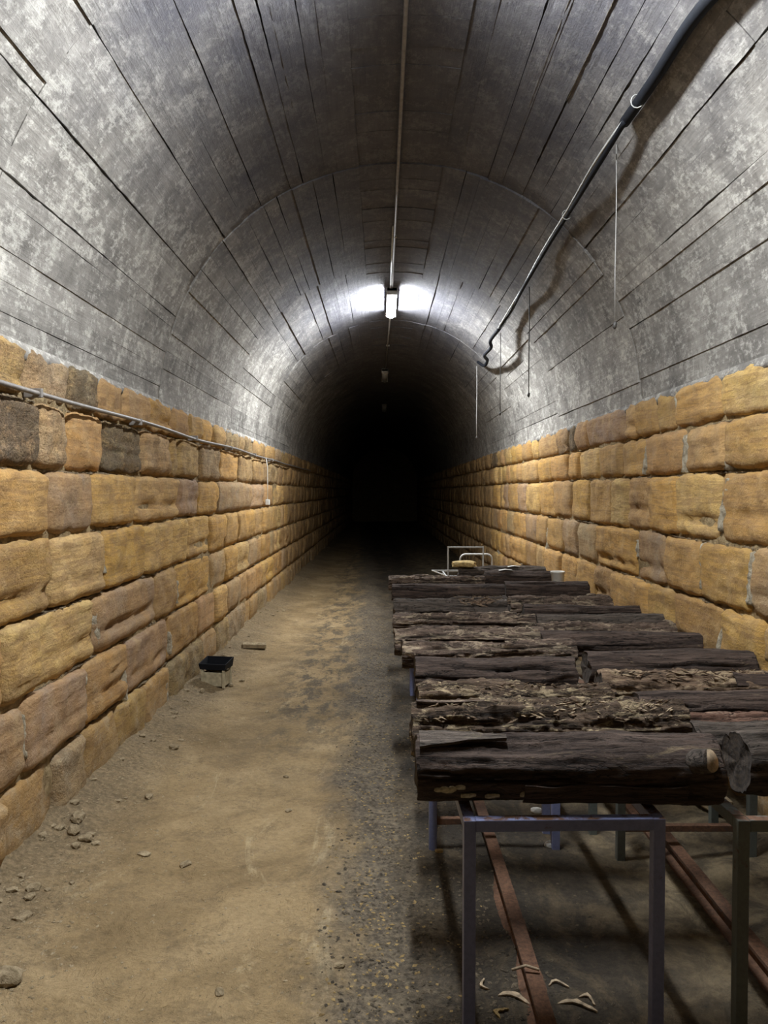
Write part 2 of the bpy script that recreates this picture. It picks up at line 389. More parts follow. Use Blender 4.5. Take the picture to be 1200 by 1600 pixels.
def wall(side, courses, joints, name, stuffy, palette):
    X = XL if side < 0 else XR
    # mortar bed behind the faces
    vs, fs = [], []
    ysb = [-7+i*.5 for i in range(17)] + [1.5+i*.06 for i in range(210)] + [14.1+i*.8 for i in range(50)]
    zsb = [-.12+i*.065 for i in range(40)]
    for z in zsb:
        for y in ysb: vs.append((X + side*(.014 + .034*fbm(y*1.1, z*3.1, side*3.3, 2) + .014*fbm(y*9, z*9, side, 2)), y, z))
    n = len(ysb)
    for j in range(len(zsb)-1):
        for i in range(n-1):
            q = j*n+i; fs.append((q, q+1, q+n+1, q+n) if side < 0 else (q, q+n, q+n+1, q+1))
    wl = tag(obj(name, mesh(name, vs, fs, M_MORTAR, True)), kind='structure')
    far_v, far_f = [], []; cnt = 0
    for ci in range(len(courses)-1):
        z0, z1 = courses[ci], courses[ci+1]
        js = sorted(joints.get(ci, []))
        rnd = random.Random(100*ci + (7 if side > 0 else 3))
        first = js[0] if js else 2.6 + rnd.uniform(-.2, .2)
        y = first
        while y > -6.5:
            y -= rnd.uniform(.34, .7); js.append(y)
        y = max(js)
        while y < 42:
            y += rnd.uniform(.30, .72); js.append(y)
        js.sort()
        for k in range(len(js)-1):
            y0, y1 = js[k]+.006, js[k+1]-.006
            if y1-y0 < .06: continue
            g = .007
            # course lines wander a little
            dz0 = .014*nz(y0*1.1, ci*7.7, side); dz1 = .014*nz(y0*1.1, (ci+1)*7.7, side)
            za = z0+g+(dz0 if ci else 0); zb = z1-g+dz1
            if ci == 0: za -= .10
            if ci == len(courses)-2: zb = z1 + .03
            key = rnd.choice(palette[ci]); col, wear = PAL[key]
            if 1.7 < y0 < 13.6:
                near = y0 < 7
                v, f = stone_mesh(side, y0, y1, za, zb, ci*53+k*1.7, wear, (.026 if near else .05), layered=rnd.random() < .22)
                o = obj('stone', mesh('stone', v, f, M_STONE, True), wl); cnt += 1
                j = rnd.uniform(.82, 1.12)
                o.color = (col[0]*j, col[1]*j*rnd.uniform(.95, 1.05), col[2]*j*rnd.uniform(.85, 1.2), wear*rnd.uniform(.8, 1.1))
            else:
                v, f = stone_mesh(side, y0, y1, za, zb, ci*53+k*1.7, wear, .25)
                o_ = len(far_v); far_v += v; far_f += [tuple(i+o_ for i in q) for q in f]
    for ci in range(1, len(courses)-1):      # ragged bead of mortar standing out along each bed joint
        vs, fs = [], []; n = 900
        for j in range(n+1):
            y = 1.7+12*j/n
            z = courses[ci] + .014*nz(y*1.1, ci*7.7, side) - .006 + .006*nz(y*6, ci, side)
            on = max(0.0, min(1.0, .35+2.2*nz(y*1.3, ci*3.1, side*2)))
            th = (.002+.010*abs(nz(y*13, ci, 5))+.014*abs(nz(y*55, ci, 7)))*on+.001
            d = (.010+.022*abs(nz(y*9, ci, 2))+.022*nz(y*60, ci, 3))*on-.012
            for dx, dz in ((-.04, th), (d*.7, th*.7), (d, 0), (d*.6, -th*.9), (-.04, -th)): vs.append((X-side*dx, y, z+dz))
        for j in range(n):
            for k in range(4):
                a = 5*j+k; fs.append((a, a+5, a+6, a+1) if side > 0 else (a, a+1, a+6, a+5))
        obj('mortar_bead', mesh('mortar_bead', vs, fs, M_BEAD), wl)
    o = obj('stone_courses', mesh('stone_courses', far_v, far_f, M_STONE, True), wl)
    o.color = (.46, .29, .12, .4); o['kind'] = 'stuff'
    return wl
def jl(pxs): return [(-1.74)*F/(x-597) for x in pxs]
def jr(pxs): return [2.03*F/(x-597) for x in pxs]
CL = [0, .37, .75, 1.13, 1.52, 1.86, 2.205, 2.42]
CR = [0, .35, .70, 1.07, 1.45, 1.87, 2.17, 2.42]
JL = {6: jl([35, 102, 150, 190, 228, 265, 292, 312, 330, 350, 372]),
      5: jl([102, 156, 216, 262, 275, 308, 340, 370, 392, 418]),
      4: jl([-40, 66, 140, 208, 275, 308, 336, 390, 410]),
      3: jl([-30, 74, 158, 223, 289, 325, 349, 370, 396]),
      2: jl([52, 141, 238, 271, 325, 349, 366, 386]),
      1: jl([26, 125, 191, 257, 303, 331, 350, 372]),
      0: jl([124, 173, 219, 260, 310, 333, 352, 380])}
JR = {6: jr([1131, 1062, 1029, 998, 979, 923, 902, 890, 873, 842]),
      5: jr([1142, 1075, 1014, 975, 942, 908, 890, 865, 842, 817]),
      4: jr([1131, 1064, 1019, 985, 960, 923, 896, 871, 845, 825]),
      3: jr([1180, 1100, 1044, 1000, 937, 906, 883, 858, 842, 823]),
      2: jr([1135, 1058, 1019, 962, 935, 904, 880, 855])}
PL = ['bgb', 'byomb', 'bymo', 'ooyyb', 'oyymb', 'wwgdyo', 'wbgdyow', 'wyogwbd']
PR = ['bgb', 'byob', 'oybo', 'oyobm', 'oobym', 'yoybw', 'obwdmyy', 'oydwgdg']
wall_left = wall(-1, CL, JL, 'wall_left', None, PL)
wall_right = wall(1, CR, JR, 'wall_right', None, PR)

# pale mortar fillings between particular stones
def mortar_patch(side, px, py0, py1, wpx, slant=0.0):
    X = XL if side < 0 else XR
    vs = []; n = 16; cols = 5
    for i in range(n+1):
        t = i/n; py = py0+(py1-py0)*t
        ww = wpx*(.75+.5*nz(px*.1, py*.09, 2))*(1-.55*abs(2*t-1)**3)
        for k in range(cols):
            s = k/(cols-1)-.5
            q = at_x(px+slant*(t-.5)+ww*s, py, X)
            edge = k in (0, cols-1) or i in (0, n)
            d = -.03 if edge else .026+.012*fbm(q.y*22, q.z*22, px, 3)
            vs.append((X-side*d, q.y, q.z))
    fs = []
    for i in range(n):
        for k in range(cols-1):
            a = i*cols+k; fs.append((a, a+cols, a+cols+1, a+1))
    bmx = mesh('mortar_patch', vs, fs, M_PALEMORTAR, True)
    obj('mortar_patch', bmx, wall_left if side < 0 else wall_right)
for a in [(1, 1141, 662, 738, 24, -8), (1, 1137, 742, 835, 17, -16), (1, 1180, 858, 950, 26, -6), (1, 1133, 960, 1026, 14, -16),
          (1, 1075, 676, 742, 17, -3), (1, 1013, 684, 744, 8, -8), (1, 1101, 845, 925, 7, -2), (1, 858, 822, 862, 6, -4),
          (1, 1062, 610, 640, 8, 2), (1, 781, 852, 884, 7, 0), (1, 1000, 842, 872, 5, 0),
          (-1, 157, 858, 898, 8, 4), (-1, 147, 955, 1012, 8, 4), (-1, 126, 1050, 1110, 10, -4), (-1, 190, 1030, 1100, 12, 8),
          (-1, 30, 1112, 1190, 11, 6), (-1, 273, 905, 945, 5, 0), (-1, 262, 985, 1025, 7, 2), (-1, 257, 1060, 1100, 6, 2)]:
    mortar_patch(*a)

# ---------------------------------------------------------------- concrete vault
shell_v, shell_f = [], []
def shell(y0, y1, r, ny, nt=48):
    b = len(shell_v)
    for j in range(ny+1):
        y = y0+(y1-y0)*j/ny
        for i in range(nt+1):
            th = -.012 + (PI+.024)*i/nt
            shell_v.append(vault(th, y, r + .006*nz(th*5, y*2)))
    for j in range(ny):
        for i in range(nt):
            a = b+j*(nt+1)+i; shell_f.append((a, a+nt+1, a+nt+2, a+1))
RINGS = [.55, 3.30, 6.05, 8.80, 11.55, 14.3]
shell(-7, RINGS[0], RAD, 12); shell(RINGS[0], RINGS[-1], RAD+.035, 60); shell(RINGS[-1], 46, RAD, 40)
for yy in (RINGS[0], RINGS[-1]):      # step faces where the lining changes depth
    b = len(shell_v)
    for i in range(49):
        th = PI*i/48; shell_v.append(vault(th, yy, RAD-.004)); shell_v.append(vault(th, yy, RAD+.045))
    for i in range(48): a = b+2*i; shell_f.append((a, a+1, a+3, a+2))
ceiling = tag(obj('ceiling', mesh('ceiling', shell_v, shell_f, M_CONC, True)), kind='structure')

def board(th0, th1, y0, y1, r, seed, gap0, gap1, jag=1.0, cell=.07):
    """one board impression of the vault lining: a strip between two angles, with chipped edges"""
    ny = max(3, int((y1-y0)/cell)); na = 4
    vs = []
    r2 = RAD+.05
    warp = random.Random(seed).uniform(-.003, .003)
    for j in range(ny+1):
        y = y0+(y1-y0)*j/ny
        k0 = max(.08, min(1.5, .7+2.2*nz(y*.9, seed*.7, 8))); k1 = max(.08, min(1.5, .7+2.2*nz(y*.9, (seed+3.7)*.7, 8)))
        e0 = gap0*k0/RAD*(.4+jag*1.1*abs(nz(y*6, seed, 1))+jag*.8*abs(nz(y*23, seed, 4)))
        e1 = gap1*k1/RAD*(.4+jag*1.1*abs(nz(y*6, seed+5, 1))+jag*.8*abs(nz(y*23, seed+5, 4)))
        a0, a1 = th0+e0, th1-e1
        rr = r + .003*fbm(y*2.5, seed*3.1, 0, 2)
        row = [(a0, r2), (a0, rr)] + [(a0+(a1-a0)*k/na, rr+.002*nz(y*4, seed, k*2.0)+warp*(k/na-.5)) for k in range(1, na)] + [(a1, rr), (a1, r2)]
        vs += [vault(a, y, q) for a, q in row]
    n = na+3; fs = []
    for j in range(ny):
        for k in range(n-1):
            a = j*n+k; fs.append((a, a+n, a+n+1, a+1))
    fs.append(tuple(range(n))); fs.append(tuple(ny*n+k for k in range(n-1, -1, -1)))
    return vs, fs
D = PI/180
MAJOR = [21.5, 32, 43.5, 55, 63, 72]      # open seams on the near left, mirrored on the right with a shift
nb = 0
for bi in range(5):
    y0, y1 = RINGS[bi], RINGS[bi+1]
    rnd = random.Random(40+bi)
    rb = RAD + (.0, .002, -.008, .0, -.004)[bi]
    ang = [0.0]
    while ang[-1] < 80:
        ang.append(ang[-1]+rnd.uniform(3.6, 6.2))
    left = [a for a in ang if a < 80]; left[-1] = 80
    ang2 = [100.0]
    while ang2[-1] < 180: ang2.append(ang2[-1]+rnd.uniform(3.6, 6.2))
    right = [a for a in ang2 if a < 177] + [180]
    if bi in (0, 1):
        for m in MAJOR:
            k = min(range(1, len(left)-1), key=lambda q: abs(left[q]-m)); left[k] = m
            k = min(range(1, len(right)-1), key=lambda q: abs(right[q]-(183-m))); right[k] = 183-m
        left = sorted(set(left)); right = sorted(set(right))
    for lst in (left, right):
        gaps = [(.0055 if (bi < 2 and any(abs(a-m) < .1 or abs(a-183+m) < .1 for m in MAJOR)) else (.0035 if rnd.random() < .40 else .0007)) for a in lst]
        for k in range(len(lst)-1):
            if lst[k+1]-lst[k] < .8: continue
            v, f = board(lst[k]*D, lst[k+1]*D, y0+.0012, y1-.0012, rb+rnd.uniform(-.006, .006), nb*3.7, gaps[k], gaps[k+1])
            obj('concrete_board', mesh('concrete_board', v, f, M_CONC), ceiling); nb += 1
    y = y0
    while y < y1-.05:                       # crown: short boards laid across
        yn = min(y1, y+rnd.uniform(.16, .34))
        if y1-yn < .12: yn = y1
        v, f = board(80*D, 100*D, y+.002, yn-.002, rb+rnd.uniform(-.004, .005), nb*3.7, .001, .001, .6, .05)
        obj('concrete_board', mesh('concrete_board', v, f, M_CONC), ceiling); nb += 1
        y = yn
# a few thin fins of grout squeezed between boards
for th, y0, y1 in ((114.0, 2.2, 6.0), (68, 3.4, 5.2), (120, 2.4, 4.6)):
    vs = []; fs = []; n = 46
    for j in range(n+1):
        y = y0+(y1-y0)*j/n; wv = .003+.002*abs(nz(y*9, th)); h = .003+.004*nz(y*11, th)
        for da, rr in ((-wv, RAD+.02), (0, RAD-h), (wv, RAD+.02)): vs.append(vault(th*D+da/RAD, y, rr))
    for j in range(n):
        for k in range(2): a = 3*j+k; fs.append((a, a+3, a+4, a+1))
    obj('grout_fin', mesh('grout_fin', vs, fs, M_PALEMORTAR), ceiling)

# concrete toe overhanging the top course, broken along its lower edge
for side, nm in ((-1, 'trim_1'), (1, 'trim_2')):
    X = XL if side < 0 else XR
    vs = []; n = 260; fs = []
    for j in range(n+1):
        y = 1.5+12.5*j/n
        h = .018 + .035*max(0, fbm(y*1.7, side*5, 0, 3)) + .006*nz(y*17, 3)
        for x, z in ((X+side*.05, SPR-h), (X-side*.012, SPR-h), (X-side*.018, SPR+.01), (X-side*.004, SPR+.05), (X+side*.05, SPR+.05)): vs.append((x, y, z))
    for j in range(n):
        for k in range(4):
            a = 5*j+k; fs.append((a, a+5, a+6, a+1) if side > 0 else (a, a+1, a+6, a+5))
    tag(obj(nm, mesh(nm, vs, fs, M_CONC, True)), kind='structure')

# far end wall of coursed brick, deep in the dark
vs, fs = [], []
for r_ in range(30):
    for c_ in range(10):
        x0 = -1.95+c_*.41+(.2 if r_ % 2 else 0); z0 = r_*.15
        b = len(vs)
        for (x, z) in ((x0, z0), (x0+.40, z0), (x0+.40, z0+.135), (x0, z0+.135)): vs.append((x, 44.97, z))
        for (x, z) in ((x0-.005, z0-.01), (x0+.405, z0-.01), (x0+.405, z0+.145), (x0-.005, z0+.145)): vs.append((x, 45.03, z))
        fs += [(b, b+1, b+2, b+3), (b, b+4, b+5, b+1), (b+1, b+5, b+6, b+2), (b+2, b+6, b+7, b+3), (b+3, b+7, b+4, b)]
wf = tag(obj('wall_far', box_mesh('wall_far', -2.1, 2.4, 45.02, 45.3, -.2, 4.6, M_MORTAR, 0)), kind='structure')
o = obj('brick_courses', mesh('brick_courses', vs, fs, M_MORTAR), wf); o['kind'] = 'stuff'
tag(obj('wall_back', box_mesh('wall_back', -2.1, 2.4, -7.3, -7.0, -.2, 4.6, M_MORTAR, 0)), kind='structure')

# ================================================================== LAMPS, CONDUITS, CABLES
CROWN = SPR+RAD
def batten(y0, label, mat, x=.125, width=.13):
    r = empty('tube_lamp', (x, y0, CROWN-.012)); tag(r, label, 'lamp')
    L = 1.25
    obj('housing', box_mesh('housing', -width/2, width/2, 0, L, -.055, 0, M_LAMPBODY, .006), r)
    vs, fs = [], []; n = 10
    for yy in (.03, L-.03):
        for k in range(n+1):
            a = PI*k/n; vs.append((-math.cos(a)*width*.44, yy, -.055-math.sin(a)*.062))
    for k in range(n): fs.append((k, k+1, n+2+k, n+1+k))
    fs.append(tuple(range(n, -1, -1))); fs.append(tuple(range(n+1, 2*n+2)))
    obj('diffuser', mesh('diffuser', vs, fs, mat, True), r)
    for yy in (0, L-.03):
        obj('end_cap', box_mesh('end_cap', -width/2-.004, width/2+.004, yy, yy+.03, -.10, -.001, M_LAMPBODY, .01), r)
    return r
batten(9.62, 'glowing white tube lamp under the tunnel crown', M_FRONT)
batten(2.40, 'lit tube lamp on the crown above the front racks', M_BACK)
batten(16.0, 'unlit tube lamp just beyond the glowing one', M_OFF, .06)
batten(22.4, 'farthest unlit tube lamp deep in the dark tunnel', M_OFF, .06)

t = empty('ceiling_conduit', (.125, 0, CROWN-.02)); tag(t, 'straight pale conduit running along the tunnel crown to the lit lamp', 'conduit')
tube('pipe', [(0, -1.6, 0), (0, 3, -.002), (0, 6.1, .0), (-.002, 9.62, -.004)], .013, M_CONDUIT, 8, t)
tube('pipe', [(-.022, 7.4, -.006), (-.022, 9.62, -.01)], .008, M_ALU, 8, t)
for yy in (7.7,):
    obj('saddle_clip', box_mesh('saddle_clip', -.022, .022, yy-.012, yy+.012, -.017, .012, M_ALU, .003), t)
t = empty('ceiling_conduit', (.10, 0, CROWN-.02)); tag(t, 'dim conduit on the crown between the lit lamp and the first unlit lamp', 'conduit')
tube('pipe', [(.02, 10.87, 0), (-.03, 16.0, 0)], .013, M_CONDUIT, 8, t)
obj('saddle_clip', box_mesh('saddle_clip', -.03, .03, 13.4, 13.43, -.018, .012, M_ALU, .003), t)

# conduit along the left wall
t = empty('wall_conduit', (0, 0, 0)); tag(t, 'thin grey conduit pipe clipped along the left stone wall', 'conduit')
pts = []
for i in range(40):
    y = 1.6+i*.42; pts.append((-1.665+.006*nz(y*.8, 3), y, 2.228+.012*nz(y*.5, 8)-.004*math.sin(y*2)))
tube('pipe', pts, .0125, M_CONDUIT, 8, t)
for y in (2.2, 3.75, 5.3, 6.9, 8.5, 10.1, 11.7):
    obj('saddle_clip', box_mesh('saddle_clip', -1.735, -1.648, y-.012, y+.012, 2.205, 2.25, M_CONDUIT, .004), t)
# pull switch on the left wall
a = at_x(418, 730, -1.63); b = at_x(423, 780, -1.63)
t = empty('pull_switch', (a.x, a.y, a.z)); tag(t, 'small white pull switch hanging from the left wall conduit', 'switch')
tube('cord', [(-.045, 0, 2.225-a.z), (-.02, 0, 2.225-a.z), (0, 0, 0), (0, 0, -.25), (0, 0, b.z-a.z)], .005, M_WHITE, 6, t)
obj('switch_body', box_mesh('switch_body', -.03, .03, -.03, .03, b.z-a.z-.08, b.z-a.z, M_WHITE, .01), t)

# heavy cable slung along the right haunch of the vault
def on_vault(th, Y, off): return vault((180-th)*D, Y, RAD-off)
t = empty('slung_cable', (0, 0, 0)); tag(t, 'thick black cable slung along the right side of the arched ceiling', 'cable')
hose = smooth_pts([on_vault(44.5, .9, .05), on_vault(46, 2.0, .05), on_vault(47.3, 2.9, .036), on_vault(48.9, 3.4, .036), on_vault(48.8, 3.9, .04), on_vault(49, 4.35, .04)], 7)
tube('rubber_hose', hose, .030, M_BLACK, 12, t)
c1 = smooth_pts([on_vault(49, 4.3, .06), on_vault(48.6, 4.7, .085), on_vault(48.3, 5.2, .09), on_vault(48.3, 5.7, .05), on_vault(48, 6.3, .06), on_vault(47.5, 6.9, .07),
                 on_vault(46.6, 7.6, .11), on_vault(45.8, 8.4, .08), on_vault(45.5, 9.2, .10)], 6)
tube('flex', c1, .017, M_BLACK, 8, t)
c1b = smooth_pts([on_vault(49.2, 4.2, .05), on_vault(49.4, 4.8, .09), on_vault(48.9, 5.6, .06), on_vault(48.4, 6.6, .06), on_vault(47, 7.6, .10), on_vault(45.9, 9.2, .11)], 6)
o = tube('flex', c1b, .008, M_ALU, 8, t); o['label'] = 'thin bright wire twisted with the black cable'
c2 = smooth_pts([on_vault(45.5, 9.2, .10), on_vault(45.2, 9.7, .16), on_vault(43.2, 9.9, .17), on_vault(43.4, 10.5, .17), on_vault(41.2, 10.8, .12), on_vault(41.0, 11.4, .08), on_vault(44.6, 11.7, .05)], 6)
tube('loop', c2, .022, M_BLACK, 8, t)
for y, th in ((3.12, 48.2), (4.1, 49.1), (5.72, 48.4), (9.15, 45.6)):
    p = on_vault(th, y, .055)
    ring = [p+Vector((math.cos(q)*.034, 0, math.sin(q)*.034)) for q in [2*PI*i/12 for i in range(12)]]
    ring = [v+Vector((0, .004*math.sin(i), 0)) for i, v in enumerate(ring)]+[ring[0]]
    tube('wire_tie', ring, .003 if y > 3.5 else .009, M_WHITE if y < 3.5 else M_ALU, 6, t)
def cord(px, py0, py1, Y, label, mat, plug=True, r=.0035):
    a = at_y(px, py0, Y); b = at_y(px, py1, Y)
    q = empty('hanging_wire', a); tag(q, label, 'wire', 'thin wires hanging from the right side cable')
    L = b.z-a.z
    tube('strand', [(0, 0, .06), (.003, 0, L*.3), (-.002, 0, L*.7), (0, 0, L)], r, mat, 6, q)
    if plug: tube('end_knot', [(0, 0, L+.012), (.002, 0, L), (-.003, 0, L-.022), (0, 0, L-.035)], [.004, .012, .013, .005], M_DWIRE, 8, q)
cord(963, 240, 505, 4.66, 'nearest and longest thin wire hanging at the upper right', M_WIRE)
cord(827, 458, 615, 7.4, 'dark wire hanging second nearest beneath the right side cable', M_DWIRE, r=.005)
cord(782, 528, 645, 9.5, 'thin wire hanging under the wavy cable loop', M_DWIRE, r=.005)
cord(745, 578, 682, 11.6, 'farthest pale wire hanging at the edge of the dark', M_WIRE, r=.006)

# ================================================================== RACKS
TOPZ = .72
def sq(name, a, b, s, mat, parent, s2=None):
    """square tube from a to b in the parent's frame (axis aligned or sloping)"""
    a, b = Vector(a), Vector(b); d = b-a; L = d.length; s2 = s2 or s
    me = box_mesh(name, -s/2, s/2, -s2/2, s2/2, 0, L, mat, .003)
    o = obj(name, me, parent, a); o.rotation_mode = 'QUATERNION'
    z = d.normalized(); x = Vector((1, 0, 0)) if abs(z.x) < .9 else Vector((0, 1, 0)); y = z.cross(x).normalized(); x = y.cross(z)
    o.rotation_quaternion = Matrix((x, y, z)).transposed().to_quaternion()
    return o
def rack(x0, x1, y0, y1, label, mat, rz=0.0, top=TOPZ, low=True, lowmat=None):
    r = empty('steel_rack', (x0, y0, 0), rz); tag(r, label, 'rack', 'steel log racks standing in two rows')
    W, L, s = x1-x0, y1-y0, .038
    for (x, y) in ((0, 0), (W, 0), (0, L), (W, L)):
        zb = floor_h(x0+x, y0+y)-.012
        sq('leg', (x, y, zb), (x, y, top-.001), s, mat, r)
    for y in (0, L): sq('cross_rail', (s/2, y, top-s/2), (W-s/2, y, top-s/2), s, mat, r)
    for x in (0, W): sq('side_rail', (x, s/2, top-s/2), (x, L-s/2, top-s/2), s, mat, r)
    if low:
        sq('lower_rail', (s/2, L, .15), (W-s/2, L, .15), s*.8, lowmat or M_RUST, r)
    return r
SIDE = {0: 'left', 1: 'right'}
rack(.275, .875, 2.40, 3.70, 'blue grey steel rack at the front of the left row, nearest of all', M_STEEL, .022)
rack(.26, .84, 3.90, 5.15, 'second steel rack of the left row, hidden under logs', M_STEEL)
rack(.26, .84, 5.35, 6.60, 'third steel rack from the front in the left row', M_STEEL)
rack(.26, .84, 6.72, 7.95, 'last log carrying steel rack of the left row', M_STEEL)
rack(1.135, 1.76, 2.40, 3.62, 'dull green grey steel rack at the front right corner', M_OLDSTEEL)
rack(1.08, 1.70, 3.90, 5.15, 'second steel rack of the right row with a dark lower rail', M_OLDSTEEL, lowmat=M_OLDSTEEL)
rack(1.10, 1.80, 5.35, 6.60, 'third steel rack of the right row by the wall', M_OLDSTEEL)
rack(1.17, 1.92, 6.75, 9.00, 'farthest steel rack of the right row beside the wall', M_OLDSTEEL)

# rusty rails on the ground below the racks
for x, lb in ((.53, 'rusty flat rail on the ground under the left racks'), (1.40, 'rusty flat rail on the ground under the right racks')):
    r = empty('floor_rail', (x, 0, 0)); tag(r, lb, 'rail')
    n = 24; vs = []
    prof = ((-.05, -.03), (-.05, .004), (-.016, .014), (-.016, .045), (-.027, .05), (-.027, .064), (.027, .064), (.027, .05), (.016, .045), (.016, .014), (.05, .004), (.05, -.03))
    for j in range(n+1):
        y = 1.2+9.3*j/n
        for px_, pz_ in prof: vs.append((px_+.006*nz(y*.7, x), y, pz_+.012*nz(y*.5, x*3)))
    k = len(prof); fs = [(j*k+i, j*k+i+1, (j+1)*k+i+1, (j+1)*k+i) for j in range(n) for i in range(k-1)]
    obj('rail_section', mesh('rail_section', vs, fs, M_RUST), r)

# ================================================================== LOGS
def lumpy(name, r, mat, seed, sx=1, sy=1, sz=1, parent=None, loc=None, rz=0, sub=2):
    bm = bmesh.new(); bmesh.ops.create_icosphere(bm, subdivisions=sub, radius=1)
    for v in bm.verts:
        d = 1+.38*nz(v.co.x*1.3+seed, v.co.y*1.3, v.co.z*1.3)+.12*nz(v.co.x*4+seed, v.co.y*4, v.co.z*4)
        c_ = v.co*d; c_ = Vector([max(-.85, min(.85, k)) for k in c_])
        v.co = Vector((c_.x*r*sx, c_.y*r*sy, c_.z*r*sz))
    me = bpy.data.meshes.new(name); bm.to_mesh(me); bm.free(); me.materials.append(mat)
    o = obj(name, me, parent, loc); o.rotation_euler = (0, 0, rz); return o
def log(px0, px1, pyt, dia, style, label, yaw=0.0, taper=0.0, bow=0.0, fissures=3, lump=.5, flare=0.0, base=TOPZ, Y=None, res=1.0, roll=0.0, oval=.92, cat='log', seed=None):
    """px0,px1 = left and right end, pyt = upper outline in the photograph; the log lies across its rack"""
    global SEED
    SEED += 1; sd = SEED*7.31 if seed is None else seed
    rad = dia/2; ztop = base+dia*oval
    if Y is None:
        Y = at_z((px0+px1)/2, pyt, ztop).y + .25*rad
    x0 = at_y(px0, pyt, Y).x; x1 = at_y(px1, pyt, Y).x; L = x1-x0
    r = empty('log', ((x0+x1)/2, Y, base+rad*oval+.006), yaw, 0, roll)
    tag(r, label, cat, 'shiitake style logs lying across the racks'.replace('shiitake style ', 'old '))
    na = max(28, int(64*res)); nl = max(40, int(L*190*res))
    rnd = random.Random(sd)
    fz = [((PI/2 + rnd.uniform(-.3, 2.4)) if i % 3 else rnd.uniform(0, 2*PI), rnd.uniform(-.4, .4)*L, rnd.uniform(.25, .9)*L, rnd.uniform(.012, .026), rnd.uniform(.06, .13)) for i in range(fissures+2)]
    rough = {'dark': .58, 'grey': .9, 'rotten': 1.9, 'split': 1.5, 'tan': 1.4, 'pink': 1.2}[style]*lump*2
    vs, deep = [], []
    def radius(s, a):
        t = (s+.5)
        R_ = rad*(1 + taper*(t-.5) + flare*max(0, t-.82)**2*30)
        ca, sa = math.cos(a), math.sin(a); x = s*L
        h = .05*rad*fbm(x*3, ca*1.2+sd, sa*1.2, 2)*2
        b1 = fbm(x*3.2, ca*3.2*1.3, sa*3.2*1.3+sd, 3)
        ridg = 1-abs(fbm(x*5+sd, ca*5.5, sa*5.5, 3))*2
        flake = math.floor(fbm(x*4.2+sd, ca*2.6, sa*2.6, 3)*5)/5.0
        h += rough*(.006*b1 + .0045*ridg + .009*flake)
        h += rad*.10*noise.noise(Vector((x*2.4, sd, ca)))*(1-abs(2*s)**6)
        h += rough*.0025*noise.noise(Vector((x*45, ca*16+sd, sa*16)))
        h *= 1-.45*abs(2*s)**10; dp = 0.0
        g = 0.0
        for (fa, fs_, fl, fd, fw) in fz:
            aa = fa + .20*nz(x*5, fa, sd) + .05*nz(x*26, fa, sd)
            da = (a-aa+PI) % (2*PI)-PI
            e = abs(x-fs_)/(fl*.5)
            if e < 1:
                q = max(0.0, 1-abs(da)/(fw*(1-e*e)**.5+1e-4))
                g = max(g, q**.7*(1-e**4)); h -= fd*q**.6*(1-e**4)
        dp = max(dp, g)
        if ridg < -.1: dp = max(dp, min(.5, -ridg*.6))
        return R_+h, dp
    for j in range(nl+1):
        s = j/nl-.5
        for i in range(na):
            a = 2*PI*i/na
            rr, dp = radius(s, a)
            if j in (0, nl): rr *= .965
            ragged = 0.012*nz(a*1.5, sd, j*9.0)*(1 if j in (0, 1, nl-1, nl) else 0)
            vs.append((s*L+ragged, rr*math.cos(a), rr*math.sin(a)*oval + bow*math.cos(s*PI)*rad))
            deep.append(dp)
    fs = []
    for j in range(nl):
        for i in range(na):
            i2 = (i+1) % na; fs.append((j*na+i, j*na+i2, (j+1)*na+i2, (j+1)*na+i))
    me = mesh('bark', vs, fs, M_BARK[style], True)
    at = me.attributes.new('deep', 'FLOAT', 'POINT'); at.data.foreach_set('value', deep)
    obj('bark', me, r)
    for j, sgn in ((0, -1), (nl, 1)):
        ring = [Vector(v) for v in vs[j*na:(j+1)*na]]; c = sum(ring, Vector())/na
        ev = list(ring); ef = []
        for q, f in enumerate((.86, .6, .32)):
            for i, v in enumerate(ring):
                p = c+(v-c)*f; p.x -= sgn*(.003+.005*abs(fbm(p.y*22, p.z*22, sd+j, 3))); ev.append(p)
        ev.append(c-Vector((sgn*.008, 0, 0)))
        for q in range(3):
            for i in range(na):
                i2 = (i+1) % na; a_, b_, c_, d_ = q*na+i, q*na+i2, (q+1)*na+i2, (q+1)*na+i
                ef.append((a_, d_, c_, b_) if sgn < 0 else (a_, b_, c_, d_))
        k = 4*na
        for i in range(na):
            i2 = (i+1) % na; ef.append((3*na+i, k, 3*na+i2) if sgn < 0 else (3*na+i, 3*na+i2, k))
        obj('cut_end', mesh('cut_end', ev, ef, M_CUT, True), r)
    r['_L'] = L; r['_r'] = rad
    return r, L, rad
SEED = 3
def fungus_on(g, L, rad):
    for k, (s_, a_) in enumerate(FUNGUS):
        o = lumpy('fungus_patch', 1.0, M_FUNGUS, k*1.9, .016+.004*(k % 3), .005, .009+.003*(k % 2), parent=g, loc=(s_*L, math.cos(a_)*rad*.985, math.sin(a_)*rad*.95))
        o.rotation_euler = (a_-PI, 0, 0)
